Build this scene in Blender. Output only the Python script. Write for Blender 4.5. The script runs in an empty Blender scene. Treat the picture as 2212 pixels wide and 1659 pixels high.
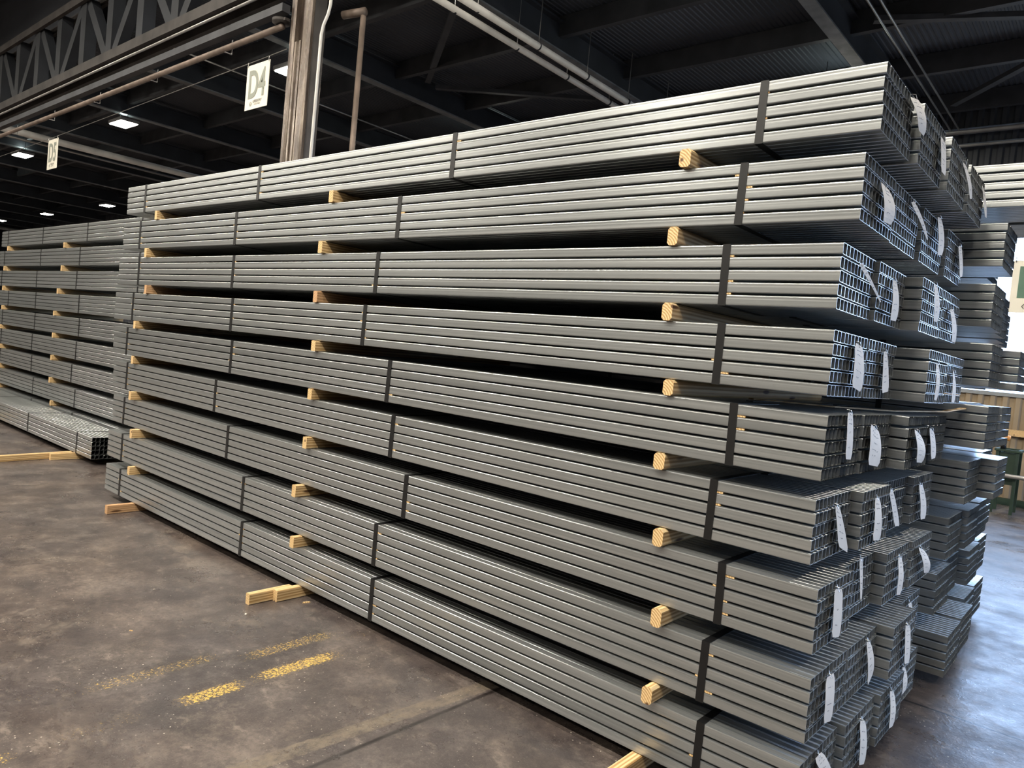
import bpy, math, random
from mathutils import Vector, Matrix
random.seed(7)
PI = math.pi
SC = bpy.context.scene
COL = SC.collection

# ------------------------------------------------------------------ camera
W_PX, H_PX = 2212, 1659
cam_d = bpy.data.cameras.new('camera')
cam = bpy.data.objects.new('camera', cam_d)
COL.objects.link(cam)
SC.camera = cam
YAW, PITCH, ROLL = -0.70398508, -0.04420785, 0.0969109
cam_d.sensor_fit = 'HORIZONTAL'
cam_d.sensor_width = 36.0
cam_d.lens = 1578.8967 / W_PX * 36.0
cam_d.clip_start, cam_d.clip_end = 0.05, 200
fw = Vector((math.sin(YAW) * math.cos(PITCH), math.cos(YAW) * math.cos(PITCH), math.sin(PITCH)))
rt = Vector((math.cos(YAW), -math.sin(YAW), 0))
up = rt.cross(fw)
r2 = math.cos(ROLL) * rt + math.sin(ROLL) * up
u2 = -math.sin(ROLL) * rt + math.cos(ROLL) * up
m = Matrix((r2, u2, -fw)).transposed().to_4x4()
m.translation = Vector((0.76728671, -2.65554363, 1.6422753))
cam.matrix_world = m

# ------------------------------------------------------------------ world (daylight outside the openings)
wd = bpy.data.worlds.new('daylight'); SC.world = wd
wd.use_nodes = True
bg = wd.node_tree.nodes['Background']
_nt = wd.node_tree                       # sky above the horizon, darker ground below it
_tc = _nt.nodes.new('ShaderNodeTexCoord'); _sp = _nt.nodes.new('ShaderNodeSeparateXYZ'); _rp = _nt.nodes.new('ShaderNodeValToRGB')
_nt.links.new(_tc.outputs['Generated'], _sp.inputs[0]); _nt.links.new(_sp.outputs[2], _rp.inputs[0]); _nt.links.new(_rp.outputs[0], bg.inputs[0])
_rp.color_ramp.elements[0].position = 0.0; _rp.color_ramp.elements[0].color = (.10, .11, .12, 1)
_rp.color_ramp.elements[1].position = 0.02; _rp.color_ramp.elements[1].color = (.50, .68, 1.0, 1)
bg.inputs[1].default_value = 8.5

SC.view_settings.view_transform = 'Standard'
SC.view_settings.look = 'None'
SC.view_settings.exposure = 0.55
SC.view_settings.gamma = 1.0
SC.view_settings.use_curve_mapping = False
SC.cycles.use_denoising = True
SC.cycles.max_bounces = 8
SC.cycles.diffuse_bounces = 4
SC.cycles.glossy_bounces = 4
SC.cycles.sample_clamp_indirect = 4.0
SC.cycles.caustics_reflective = False
SC.cycles.caustics_refractive = False

WARM = (1.0, 0.925, 0.80)
HALL = [(-27, -5), (-23.6, -5), (-20.2, -5), (-16.8, -5), (-13.4, -5), (-10.2, -5), (-7.0, -5), (-4.0, -5), (-1.9, -5), (-.1, -5), (2.8, -5),
        (-23, -9), (-18, -9), (-13.2, -9), (-7, -10.5), (-.6, -10.5)]  # rows read from highlights, plus lamps added to brighten the strut faces
HALL2 = [(-12.0, -2.4), (-8.0, -2.4), (-4.6, -2.4), (-1.6, -2.4), (1.2, -2.4)]  # unseen lamp row added to brighten the struts' top edges
HALL_Z = 7.6
HALL_W = 160.0
ADDED_HALL_W = 95.0
BAY = [(-3.1, 3.9), (-10.0, 3.9), (-16.7, 3.9), (-23.6, 3.9), (-30.5, 3.9),
       (-3.1, 8.8), (-10.0, 8.8), (-16.9, 8.8), (-23.6, 8.8), (-30.5, 8.7), (-37.4, 8.7), (-44.3, 8.7), (3.8, 3.9)]
BAY_Z = 5.8
BAY_W = 75.0

# ------------------------------------------------------------------ helpers
def prop(o, label=None, cat=None, group=None, kind=None):
    if label: o['label'] = label
    if cat: o['category'] = cat
    if group: o['group'] = group
    if kind: o['kind'] = kind
    return o

def mesh(name, vs, fs, mat=None, smooth=False):
    me = bpy.data.meshes.new(name)
    me.from_pydata([tuple(v) for v in vs], [], fs)
    me.update()
    if mat: me.materials.append(mat)
    if smooth:
        for p in me.polygons: p.use_smooth = True
    return me

def link(name, me, parent=None, loc=(0, 0, 0), rz=0.0):
    o = bpy.data.objects.new(name, me)
    COL.objects.link(o)
    o.location = loc
    o.rotation_euler = (0, 0, rz)
    if parent: o.parent = parent
    return o

def empty(name, loc=(0, 0, 0), rz=0.0):
    o = bpy.data.objects.new(name, None)
    o.empty_display_size = 0.1
    COL.objects.link(o)
    o.location = loc
    o.rotation_euler = (0, 0, rz)
    return o

class G:
    """collects geometry for ONE mesh"""
    def __init__(s): s.v = []; s.f = []
    def box(s, a, b, ch=0.0):
        x0, y0, z0 = a; x1, y1, z1 = b
        if ch <= 0:
            n = len(s.v)
            s.v += [(x0,y0,z0),(x1,y0,z0),(x1,y1,z0),(x0,y1,z0),(x0,y0,z1),(x1,y0,z1),(x1,y1,z1),(x0,y1,z1)]
            s.f += [tuple(n+i for i in q) for q in ((3,2,1,0),(4,5,6,7),(0,1,5,4),(1,2,6,5),(2,3,7,6),(3,0,4,7))]
        else:
            prof = [(x0+ch,z0),(x1-ch,z0),(x1,z0+ch),(x1,z1-ch),(x1-ch,z1),(x0+ch,z1),(x0,z1-ch),(x0,z0+ch)]
            s.prism_y(prof, y0, y1)
        return s
    def prism_y(s, prof, y0, y1):          # profile in x,z (ccw), swept along y
        n = len(s.v); k = len(prof)
        s.v += [(p[0], y0, p[1]) for p in prof] + [(p[0], y1, p[1]) for p in prof]
        s.f.append(tuple(n+i for i in range(k)))
        s.f.append(tuple(n+k+i for i in reversed(range(k))))
        s.f += [(n+i, n+k+i, n+k+(i+1) % k, n+(i+1) % k) for i in range(k)]
        return s
    def prism_x(s, prof, x0, x1):          # profile in y,z
        n = len(s.v); k = len(prof)
        s.v += [(x1, p[0], p[1]) for p in prof] + [(x0, p[0], p[1]) for p in prof]
        s.f.append(tuple(n+i for i in range(k)))
        s.f.append(tuple(n+k+i for i in reversed(range(k))))
        s.f += [(n+i, n+k+i, n+k+(i+1) % k, n+(i+1) % k) for i in range(k)]
        return s
    def prism_z(s, prof, z0, z1):
        n = len(s.v); k = len(prof)
        s.v += [(p[0], p[1], z0) for p in prof] + [(p[0], p[1], z1) for p in prof]
        s.f.append(tuple(n+i for i in reversed(range(k))))
        s.f.append(tuple(n+k+i for i in range(k)))
        s.f += [(n+i, n+(i+1) % k, n+k+(i+1) % k, n+k+i) for i in range(k)]
        return s
    def tube(s, pts, r, seg=10, cap=True):
        pts = [Vector(p) for p in pts]
        n0 = len(s.v)
        prev = None
        for i, p in enumerate(pts):
            d = (pts[min(i+1, len(pts)-1)] - pts[max(i-1, 0)]).normalized()
            if prev is None:
                ref = Vector((0, 0, 1)) if abs(d.z) < .9 else Vector((1, 0, 0))
                a = d.cross(ref).normalized()
            else:
                a = (prev - d * prev.dot(d)).normalized()
            prev = a
            b = d.cross(a)
            for k in range(seg):
                t = 2*PI*k/seg
                s.v.append(tuple(p + r*(math.cos(t)*a + math.sin(t)*b)))
        for i in range(len(pts)-1):
            for k in range(seg):
                q = n0+i*seg; k2 = (k+1) % seg
                s.f.append((q+k, q+k2, q+seg+k2, q+seg+k))
        if cap:
            s.f.append(tuple(n0+k for k in reversed(range(seg))))
            q = n0+(len(pts)-1)*seg
            s.f.append(tuple(q+k for k in range(seg)))
        return s
    def mesh(s, name, mat, smooth=False): return mesh(name, s.v, s.f, mat, smooth)

# ------------------------------------------------------------------ materials
def new_mat(name):
    mt = bpy.data.materials.new(name); mt.use_nodes = True
    nt = mt.node_tree
    return mt, nt, nt.nodes['Principled BSDF']

def N(nt, t, **kw):
    n = nt.nodes.new(t)
    for k, v in kw.items():
        if k.startswith('i_'):
            key = k[2:]
            key = int(key) if key.isdigit() else key
            n.inputs[key].default_value = v
        else: setattr(n, k, v)
    return n

def ramp(nt, stops, interp='LINEAR'):
    n = nt.nodes.new('ShaderNodeValToRGB')
    n.color_ramp.interpolation = interp
    e = n.color_ramp.elements
    while len(e) < len(stops): e.new(0.5)
    for i, (p, c) in enumerate(stops):
        e[i].position = p
        e[i].color = (c, c, c, 1) if isinstance(c, (int, float)) else (*c, 1)
    return n

def coords(nt, scale=(1, 1, 1), rnd=0.0, loc=(0, 0, 0)):
    tc = N(nt, 'ShaderNodeTexCoord')
    mp = N(nt, 'ShaderNodeMapping')
    mp.inputs['Scale'].default_value = scale
    mp.inputs['Location'].default_value = loc
    nt.links.new(tc.outputs['Object'], mp.inputs['Vector'])
    if rnd:
        oi = N(nt, 'ShaderNodeObjectInfo')
        mu = N(nt, 'ShaderNodeMath', operation='MULTIPLY', i_1=rnd)
        nt.links.new(oi.outputs['Random'], mu.inputs[0])
        ad = N(nt, 'ShaderNodeVectorMath', operation='ADD')
        nt.links.new(mp.outputs[0], ad.inputs[0]); nt.links.new(mu.outputs[0], ad.inputs[1])
        return ad.outputs[0]
    return mp.outputs[0]

def simple(name, col, rough=.5, metal=0.0, var=.15, scale=3.0, bump=0.0):
    mt, nt, b = new_mat(name)
    v = coords(nt, rnd=7)
    n = N(nt, 'ShaderNodeTexNoise', i_Scale=scale, i_Detail=5.0)
    nt.links.new(v, n.inputs['Vector'])
    lo = tuple(c*(1-var) for c in col); hi = tuple(min(1, c*(1+var)) for c in col)
    r = ramp(nt, [(.3, lo), (.7, hi)])
    nt.links.new(n.outputs['Fac'], r.inputs[0]); nt.links.new(r.outputs[0], b.inputs['Base Color'])
    b.inputs['Roughness'].default_value = rough
    b.inputs['Metallic'].default_value = metal
    if bump:
        bp = N(nt, 'ShaderNodeBump', i_Strength=bump, i_Distance=.01)
        nt.links.new(n.outputs['Fac'], bp.inputs['Height']); nt.links.new(bp.outputs[0], b.inputs['Normal'])
    return mt

def galvanized():
    mt, nt, b = new_mat('galvanized_steel')
    L = nt.links.new
    oi = N(nt, 'ShaderNodeObjectInfo')
    n1 = N(nt, 'ShaderNodeTexNoise', i_Scale=1.0, i_Detail=3.0)          # long drawn streaks
    L(coords(nt, (0.02, 150, 150), rnd=40), n1.inputs['Vector'])
    n2 = N(nt, 'ShaderNodeTexNoise', i_Scale=1.0, i_Detail=5.0)          # zinc clouding
    L(coords(nt, (.15, 50, 50), rnd=23), n2.inputs['Vector'])
    n3 = N(nt, 'ShaderNodeTexNoise', i_Scale=1.0, i_Detail=2.0)          # fine flecks
    L(coords(nt, (25, 260, 260), rnd=31), n3.inputs['Vector'])
    ad = N(nt, 'ShaderNodeMath', operation='ADD'); L(n1.outputs['Fac'], ad.inputs[0]); L(n2.outputs['Fac'], ad.inputs[1])
    r = ramp(nt, [(.34, (.33, .348, .352)), (.66, (.475, .492, .492))])
    hf = N(nt, 'ShaderNodeMath', operation='MULTIPLY', i_1=.5); L(ad.outputs[0], hf.inputs[0]); L(hf.outputs[0], r.inputs[0])
    rv = N(nt, 'ShaderNodeMapRange', i_3=.90, i_4=1.08)
    L(oi.outputs['Random'], rv.inputs[0])
    fl = ramp(nt, [(.70, 1.0), (.80, 1.10)]); L(n3.outputs['Fac'], fl.inputs[0])
    mm = N(nt, 'ShaderNodeMath', operation='MULTIPLY'); L(rv.outputs[0], mm.inputs[0]); L(fl.outputs[0], mm.inputs[1])
    mc = N(nt, 'ShaderNodeVectorMath', operation='SCALE')
    L(r.outputs[0], mc.inputs[0]); L(mm.outputs[0], mc.inputs['Scale'])
    L(mc.outputs[0], b.inputs['Base Color'])
    b.inputs['Metallic'].default_value = .76
    rr = N(nt, 'ShaderNodeMapRange', i_1=.35, i_2=.65, i_3=.285, i_4=.31)
    L(n1.outputs['Fac'], rr.inputs[0]); L(rr.outputs[0], b.inputs['Roughness'])
    b.inputs['Anisotropic'].default_value = .3
    b.inputs['Anisotropic Rotation'].default_value = .25
    tv = N(nt, 'ShaderNodeCombineXYZ', i_0=1.0); L(tv.outputs[0], b.inputs['Tangent'])
    return mt

def wood(name, c0, c1, c2):
    mt, nt, b = new_mat(name)
    v = coords(nt, (1, .05, 1), rnd=.03, loc=(.05, 0, .02))
    w = N(nt, 'ShaderNodeTexWave', wave_type='RINGS', rings_direction='Y', i_Scale=30.0, i_Distortion=2.5, i_Detail=3.0)
    w.inputs['Detail Scale'].default_value = 1.2
    nt.links.new(v, w.inputs['Vector'])
    v2 = coords(nt, (60, 3, 60), rnd=9)
    n = N(nt, 'ShaderNodeTexNoise', i_Scale=3.0, i_Detail=4.0)
    nt.links.new(v2, n.inputs['Vector'])
    r = ramp(nt, [(0, c0), (.55, c1), (1, c2)])
    nt.links.new(w.outputs['Color'], r.inputs[0])
    r2_ = ramp(nt, [(.3, .78), (.7, 1.0)])
    nt.links.new(n.outputs['Fac'], r2_.inputs[0])
    mx = N(nt, 'ShaderNodeMix', data_type='RGBA', blend_type='MULTIPLY')
    mx.inputs[0].default_value = 1
    nt.links.new(r.outputs[0], mx.inputs[6]); nt.links.new(r2_.outputs[0], mx.inputs[7])
    # knots
    v3 = coords(nt, (14, 3.0, 14), rnd=17)
    vo = N(nt, 'ShaderNodeTexVoronoi', i_Scale=1.0)
    nt.links.new(v3, vo.inputs['Vector'])
    rk = ramp(nt, [(.09, 0.0), (.16, 1.0)])
    nt.links.new(vo.outputs['Distance'], rk.inputs[0])
    mk = N(nt, 'ShaderNodeMix', data_type='RGBA')
    nt.links.new(rk.outputs[0], mk.inputs[0])
    mk.inputs[6].default_value = (.12, .055, .02, 1)
    nt.links.new(mx.outputs[2], mk.inputs[7])
    nt.links.new(mk.outputs[2], b.inputs['Base Color'])
    b.inputs['Roughness'].default_value = .62
    return mt

M = {}
M['steel'] = galvanized()
M['wood'] = wood('pine_lumber', (.50, .29, .11), (.78, .53, .25), (.90, .68, .38))
M['wood_dark'] = wood('weathered_lumber', (.44, .24, .11), (.58, .34, .17), (.70, .45, .25))
M['strap'] = simple('black_strap', (.004, .004, .0045), .45, .0, .3, 20)
M['paper'] = simple('tag_paper', (.74, .69, .62), .7, 0, .04, 12)
M['ink'] = simple('tag_ink', (.05, .05, .07), .6, 0, .1)
M['wire'] = simple('tie_wire', (.6, .6, .6), .3, 1.0, .1)
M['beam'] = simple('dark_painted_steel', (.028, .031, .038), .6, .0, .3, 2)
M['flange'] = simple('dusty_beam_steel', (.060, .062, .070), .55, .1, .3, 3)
M['lit_flange'] = simple('light_catching_flange', (.20, .21, .22), .5, .1, .35, 4)  # pale tone paints in the light that the bottom flanges catch
M['rustbeam'] = simple('brown_dusty_steel', (.06, .053, .05), .6, .1, .4, 3)
M['pipe'] = simple('white_painted_pipe', (.84, .82, .78), .4, 0, .12, 4)
M['brownpipe'] = simple('brown_painted_pipe', (.22, .17, .14), .45, .2, .3, 5)
M['greypipe'] = simple('grey_conduit', (.35, .34, .33), .35, .6, .2, 5)
M['deck'] = simple('dark_roof_deck', (.058, .063, .076), .55, .0, .3, .6)
M['sign'] = simple('sign_panel', (.88, .84, .72), .45, 0, .03, 4)
M['sign_letter'] = simple('sign_lettering', (.30, .32, .27), .5, 0, .05, 8)
M['sign_ink'] = simple('sign_small_print', (.07, .07, .06), .5, 0, .05, 8)
M['sign_green'] = simple('sign_green_field', (.10, .20, .14), .45, 0, .05, 8)
M['wall'] = simple('grey_hall_wall', (.16, .155, .15), .8, 0, .2, .5)
M['tan'] = simple('tan_corrugated_sheet', (.33, .255, .165), .55, 0, .25, 1.2)
M['green'] = simple('green_painted_steel', (.022, .045, .028), .5, .1, .3, 6)
M['orange'] = simple('orange_plastic', (.65, .27, .06), .5, 0, .15, 6)
M['frame'] = simple('window_frame_paint', (.30, .32, .33), .5, 0, .1, 4)
M['lampbody'] = simple('lamp_housing', (.25, .25, .25), .5, .3, .1, 4)
M['debris'] = simple('dark_debris', (.05, .03, .02), .7, 0, .3, 20)

def emit(name, col, s):
    mt, nt, b = new_mat(name)
    b.inputs['Base Color'].default_value = (.8, .8, .8, 1)
    b.inputs['Emission Color'].default_value = (*col, 1)
    b.inputs['Emission Strength'].default_value = s
    return mt
M['lamp'] = emit('lamp_panel', (1.0, .93, .80), 30.0)

def column_mat():
    mt, nt, b = new_mat('worn_brown_column_paint')
    v = coords(nt, (16, 16, 2.2))
    n = N(nt, 'ShaderNodeTexNoise', i_Scale=.9, i_Detail=8.0, i_Roughness=.7)
    nt.links.new(v, n.inputs['Vector'])
    r = ramp(nt, [(.36, (.06, .045, .036)), (.5, (.13, .10, .08)), (.66, (.30, .25, .20))])
    nt.links.new(n.outputs['Fac'], r.inputs[0]); nt.links.new(r.outputs[0], b.inputs['Base Color'])
    rr = ramp(nt, [(.35, .38), (.65, .16)])
    nt.links.new(n.outputs['Fac'], rr.inputs[0]); nt.links.new(rr.outputs[0], b.inputs['Roughness'])
    b.inputs['Metallic'].default_value = .3
    bp = N(nt, 'ShaderNodeBump', i_Strength=.5, i_Distance=.01)
    nt.links.new(n.outputs['Fac'], bp.inputs['Height']); nt.links.new(bp.outputs[0], b.inputs['Normal'])
    return mt
M['column'] = column_mat()

def floor_mat():
    mt, nt, b = new_mat('worn_concrete')
    L = nt.links.new
    tc = N(nt, 'ShaderNodeTexCoord')
    P = tc.outputs['Object']
    def noise(scale, detail=6.0, rough=.6, sc=(1, 1, 1), rot=0.0, loc=(0, 0, 0)):
        mp = N(nt, 'ShaderNodeMapping'); mp.inputs['Scale'].default_value = sc
        mp.inputs['Rotation'].default_value = (0, 0, rot); mp.inputs['Location'].default_value = loc
        L(P, mp.inputs[0])
        n = N(nt, 'ShaderNodeTexNoise', i_Scale=scale, i_Detail=detail, i_Roughness=rough)
        L(mp.outputs[0], n.inputs['Vector'])
        return n.outputs['Fac']
    def mix(f, a, bcol, mode='MIX'):
        mx = N(nt, 'ShaderNodeMix', data_type='RGBA', blend_type=mode)
        if isinstance(f, float): mx.inputs[0].default_value = f
        else: L(f, mx.inputs[0])
        for s_, i in ((a, 6), (bcol, 7)):
            if isinstance(s_, tuple): mx.inputs[i].default_value = (*s_, 1)
            else: L(s_, mx.inputs[i])
        return mx.outputs[2]
    def math_(op, a, c=None):
        n = N(nt, 'ShaderNodeMath', operation=op)
        for s_, i in ((a, 0), (c, 1)):
            if s_ is None: continue
            if isinstance(s_, (int, float)): n.inputs[i].default_value = s_
            else: L(s_, n.inputs[i])
        return n.outputs[0]
    def rmp(f, st):
        r = ramp(nt, st); L(f, r.inputs[0]); return r.outputs[0]
    big = noise(.55, 5); mid = noise(3.0, 8, .7); fine = noise(40, 4, .7)
    base = rmp(mid, [(.33, (.034, .028, .029)), (.5, (.074, .062, .061)), (.64, (.140, .121, .114))])
    base = mix(rmp(big, [(.38, 0.0), (.62, 1.0)]), base, mix(1.0, base, (1.5, 1.36, 1.15), 'MULTIPLY'))
    base = mix(rmp(fine, [(.35, .65), (.6, 0.0)]), base, (.05, .041, .039))
    grit = noise(120, 3, .8)
    base = mix(rmp(grit, [(.58, 0.0), (.68, .5)]), base, (.26, .22, .19))
    base = mix(rmp(noise(60, 4, .8, (1, 2, 1), .5, (3, 3, 0)), [(.60, 0.0), (.70, .6)]), base, (.035, .03, .03))
    # pale scuffs
    sc_ = noise(7, 9, .75, (1, 1.5, 1), .4)
    base = mix(rmp(sc_, [(.56, 0.0), (.70, .6)]), base, (.30, .25, .21))
    blot = noise(1.6, 7, .75, (1, 1, 1), .2, (7, 2, 0))
    base = mix(rmp(blot, [(.36, .75), (.48, 0.0)]), base, (.036, .030, .031))
    base = mix(rmp(noise(3.4, 9, .8, (1, 1, 1), .9, (1, 8, 0)), [(.54, 0.0), (.66, .55)]), base, (.20, .165, .135))
    base = mix(rmp(noise(11, 10, .85, (.6, 1.6, 1), -.5, (5, 5, 0)), [(.60, 0.0), (.68, .6)]), base, (.27, .235, .205))
    # white speckles
    vo = N(nt, 'ShaderNodeTexVoronoi', i_Scale=34.0); L(P, vo.inputs['Vector'])
    spk = rmp(vo.outputs['Distance'], [(.06, 1.0), (.13, 0.0)])
    gate = rmp(noise(2.2, 3, .6, loc=(4, 1, 0)), [(.47, 0.0), (.58, 1.0)])
    spk = math_('MULTIPLY', spk, gate)
    base = mix(spk, base, (.55, .5, .42))
    # masks by rectangle (in floor metres)
    sx = N(nt, 'ShaderNodeSeparateXYZ'); L(P, sx.inputs[0])
    X, Y = sx.outputs[0], sx.outputs[1]
    def band(coord, c, half, soft):
        d = math_('ABSOLUTE', math_('SUBTRACT', coord, c))
        r = N(nt, 'ShaderNodeMapRange', i_1=half, i_2=half+soft, i_3=1.0, i_4=0.0)
        L(d, r.inputs[0]); return r.outputs[0]
    brk = noise(45, 6, .8, (1, .7, 1)); yn = noise(105, 5, .8, (1, .6, 1))
    brk2 = noise(5, 4, .7, loc=(2, 5, 0))
    # yellow paint remnants along y
    yel = None
    for cx_, hx, cy_, hy, th in ((-2.22, .055, -.55, .26, .48), (-2.21, .055, -1.0, .17, .48), (-2.45, .06, -.45, .34, .53),
                                 (-2.55, .06, -1.1, .4, .55), (-2.2, .05, -1.9, .18, .53), (-2.21, .06, -1.45, .22, .6), (-2.35, .05, -.1, .2, .60), (-2.62, .05, -1.5, .3, .62), (-3.3, .07, -1.35, .3, .64), (-2.9, .07, -1.7, .25, .62)):
        mrect = math_('MULTIPLY', band(X, cx_, hx*.6, hx*.9), band(Y, cy_, hy*.6, hy*.8))
        thr = N(nt, 'ShaderNodeMapRange', i_1=th, i_2=th+.05, i_3=0.0, i_4=1.0); L(math_('ADD', yn, math_('MULTIPLY', math_('SUBTRACT', mrect, 1.0), .25)), thr.inputs[0])
        mm = math_('MULTIPLY', thr.outputs[0], math_('GREATER_THAN', mrect, .02))
        yel = mm if yel is None else math_('MAXIMUM', yel, mm)
    base = mix(yel, base, (.62, .42, .10))
    # worn stripe and joint
    skew = math_('SUBTRACT', X, math_('MULTIPLY', Y, .09))
    st = math_('MULTIPLY', band(math_('ADD', skew, math_('MULTIPLY', math_('SUBTRACT', brk, .5), .03)), -1.50, .04, .006), rmp(noise(22, 9, .85, (1, .6, 1)), [(.40, .0), (.56, .8)]))
    base = mix(st, base, (.19, .155, .115))
    jt = band(math_('SUBTRACT', X, math_('MULTIPLY', Y, .02)), -1.435, .006, .01)
    base = mix(jt, base, (.018, .014, .013))
    jw = math_('MULTIPLY', band(math_('SUBTRACT', X, math_('MULTIPLY', Y, .02)), -1.41, .03, .02), rmp(brk2, [(.4, .0), (.6, .6)]))
    base = mix(jw, base, (.05, .042, .04))
    jr = band(Y, 1.71, .006, .005)
    base = mix(jr, base, (.012, .011, .012))
    jr2 = band(Y, 5.5, .006, .006); base = mix(jr2, base, (.02, .018, .02))
    # rust spot and puddle patches
    def spot(cx_, cy_, rx, ry):
        dx = math_('DIVIDE', math_('SUBTRACT', X, cx_), rx); dy = math_('DIVIDE', math_('SUBTRACT', Y, cy_), ry)
        d = math_('SQRT', math_('ADD', math_('MULTIPLY', dx, dx), math_('MULTIPLY', dy, dy)))
        d = math_('ADD', d, math_('MULTIPLY', math_('SUBTRACT', brk2, .5), .8))
        r = N(nt, 'ShaderNodeMapRange', i_1=.8, i_2=1.0, i_3=1.0, i_4=0.0); L(d, r.inputs[0]); return r.outputs[0]
    base = mix(spot(.395, 2.54, .06, .045), base, (.09, .045, .02))
    wet = spot(.25, 4.25, .16, .28)
    base = mix(wet, base, (.06, .05, .045))
    wet2 = spot(.1, 4.75, .14, .08)
    base = mix(wet2, base, (.07, .045, .03))
    L(base, b.inputs['Base Color'])
    ro = rmp(noise(1.7, 8, .7, loc=(9, 3, 0)), [(.38, .24), (.62, .50)])
    L(ro, b.inputs['Roughness'])
    bp = N(nt, 'ShaderNodeBump', i_Strength=.6, i_Distance=.006)
    L(math_('ADD', mid, math_('MULTIPLY', fine, .4)), bp.inputs['Height']); L(bp.outputs[0], b.inputs['Normal'])
    return mt
M['floor'] = floor_mat()

# ------------------------------------------------------------------ hall shell
X0, X1, Y0, Y1, YM = -62.0, 12.0, -14.0, 11.3, 2.3
def struct(name, me, parent=None, loc=(0, 0, 0)):
    o = link(name, me, parent, loc)
    if not parent: o['kind'] = 'structure'
    return o
struct('floor', G().box((X0, Y0, -.2), (X1, Y1+.2, 0)).mesh('floor', M['floor']))

# roof deck of the low bay: real corrugation, ribs along y
g = G()
px = X0; prof = []
while px < X1:
    prof += [(px, 6.52), (px+.026, 6.52), (px+.036, 6.532), (px+.066, 6.532)]
    px += .076
prof_v = [(x, YM-.1, z) for x, z in prof] + [(x, Y1+.1, z) for x, z in prof]
k = len(prof)
g.v = prof_v; g.f = [(i, i+1, k+i+1, k+i) for i in range(k-1)]
n = len(g.v)
g.box((X0, YM-.1, 6.6), (X1, Y1+.2, 6.7))
struct('ceiling', g.mesh('ceiling', M['deck']))
struct('ceiling_high', G().box((X0, Y0, 10.0), (X1, YM, 10.2)).mesh('ceiling_high', M['deck']))
struct('wall_upper', G().box((X0, YM-.1, 6.6), (X1, YM+.05, 10.0)).mesh('wall_upper', M['deck']))
struct('wall_left', G().box((X0-.2, Y0, 0), (X0, Y1, 10)).mesh('wall_left', M['wall']))
struct('wall_front', G().box((X0, Y0-.2, 0), (X1, Y0, 10)).mesh('wall_front', M['wall']))
# right wall with a tall open doorway
g = G()
DY0, DY1, DZ = 4.0, 9.6, 4.8
g.box((X1, Y0, 0), (X1+.2, DY0, 10)).box((X1, DY1, 0), (X1+.2, Y1+.2, 10)).box((X1, DY0, DZ), (X1+.2, DY1, 10))
struct('wall_right', g.mesh('wall_right', M['wall']))
g = G()
g.box((X1-.06, DY0-.12, 0), (X1+.22, DY0, DZ)).box((X1-.06, DY1, 0), (X1+.22, DY1+.12, DZ)).box((X1-.06, DY0-.12, DZ), (X1+.22, DY1+.12, DZ+.15))
struct('trim_1', g.mesh('door_trim', M['frame']))
# back wall: tan corrugated sheet below, long bright window strip above
WX0, WX1, WZ0, WZ1 = -1.6, 11.0, 1.75, 4.5
def corr(x0, x1, z0, z1, y, pitch=.17, dep=.035):
    v = []; x = x0
    while x < x1:
        for dx, dy in ((0, 0), (pitch*.35, 0), (pitch*.5, dep), (pitch*.85, dep)):
            v.append((min(x+dx, x1), y-dep+dy))
        x += pitch
    kk = len(v)
    return [(a, b_, z0) for a, b_ in v] + [(a, b_, z1) for a, b_ in v], [(i+1, i, kk+i, kk+i+1) for i in range(kk-1)]
g = G()
for (a, b_, c, d) in ((X0, -3.2, 0, WZ1), (-3.2, X1, 0, WZ0), (-3.2, WX0, WZ0, WZ1), (WX1, X1, WZ0, WZ1), (X0, X1, WZ1, 6.6)):
    vv, ff = corr(a, b_, c, d, Y1)
    n = len(g.v); g.v += vv; g.f += [tuple(n+i for i in q) for q in ff]
    g.box((a, Y1+.001, c), (b_, Y1+.12, d))
g0 = g; me = g.mesh('wall_back', M['tan']); me.materials.append(M['deck'])
for p in me.polygons:
    if p.center.z > 4.4 or p.center.x < -3.2: p.material_index = 1  # upper and left parts dark; left one paints shade into the stack gaps
struct('wall_back', me)
struct('trim_2', G().box((-3, Y1-.09, 1.10), (X1, Y1-.04, 1.18)).box((-3, Y1-.12, 1.08), (X1, Y1-.09, 1.11)).mesh('wall_girt', M['wood']))
struct('trim_3', G().box((-14, Y1-.22, 0), (X1, Y1-.1, .1)).mesh('floor_kerb', M['green']))
# window strip with mullions and frosted panes
wf = G()
wf.box((WX0, Y1-.05, WZ0-.06), (WX1, Y1+.1, WZ0)).box((WX0, Y1-.05, WZ1), (WX1, Y1+.1, WZ1+.06))
x = WX0
while x <= WX1+.01:
    wf.box((x-.03, Y1-.05, WZ0), (x+.03, Y1+.1, WZ1)); x += 2.1
win = struct('window_1', wf.mesh('window_frame', M['frame']))
gl, nt, b = new_mat('window_glass')
for nn in list(nt.nodes): nt.nodes.remove(nn)
o_ = N(nt, 'ShaderNodeOutputMaterial'); tr = N(nt, 'ShaderNodeBsdfTransparent', i_0=(.93, .97, 1, 1)); gs = N(nt, 'ShaderNodeBsdfGlossy', i_Roughness=.1)
ms = N(nt, 'ShaderNodeMixShader', i_0=.06)
nt.links.new(tr.outputs[0], ms.inputs[1]); nt.links.new(gs.outputs[0], ms.inputs[2]); nt.links.new(ms.outputs[0], o_.inputs[0])
pane = link('pane', G().box((WX0, Y1+.02, WZ0), (WX1, Y1+.03, WZ1)).mesh('pane', gl), win)
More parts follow.
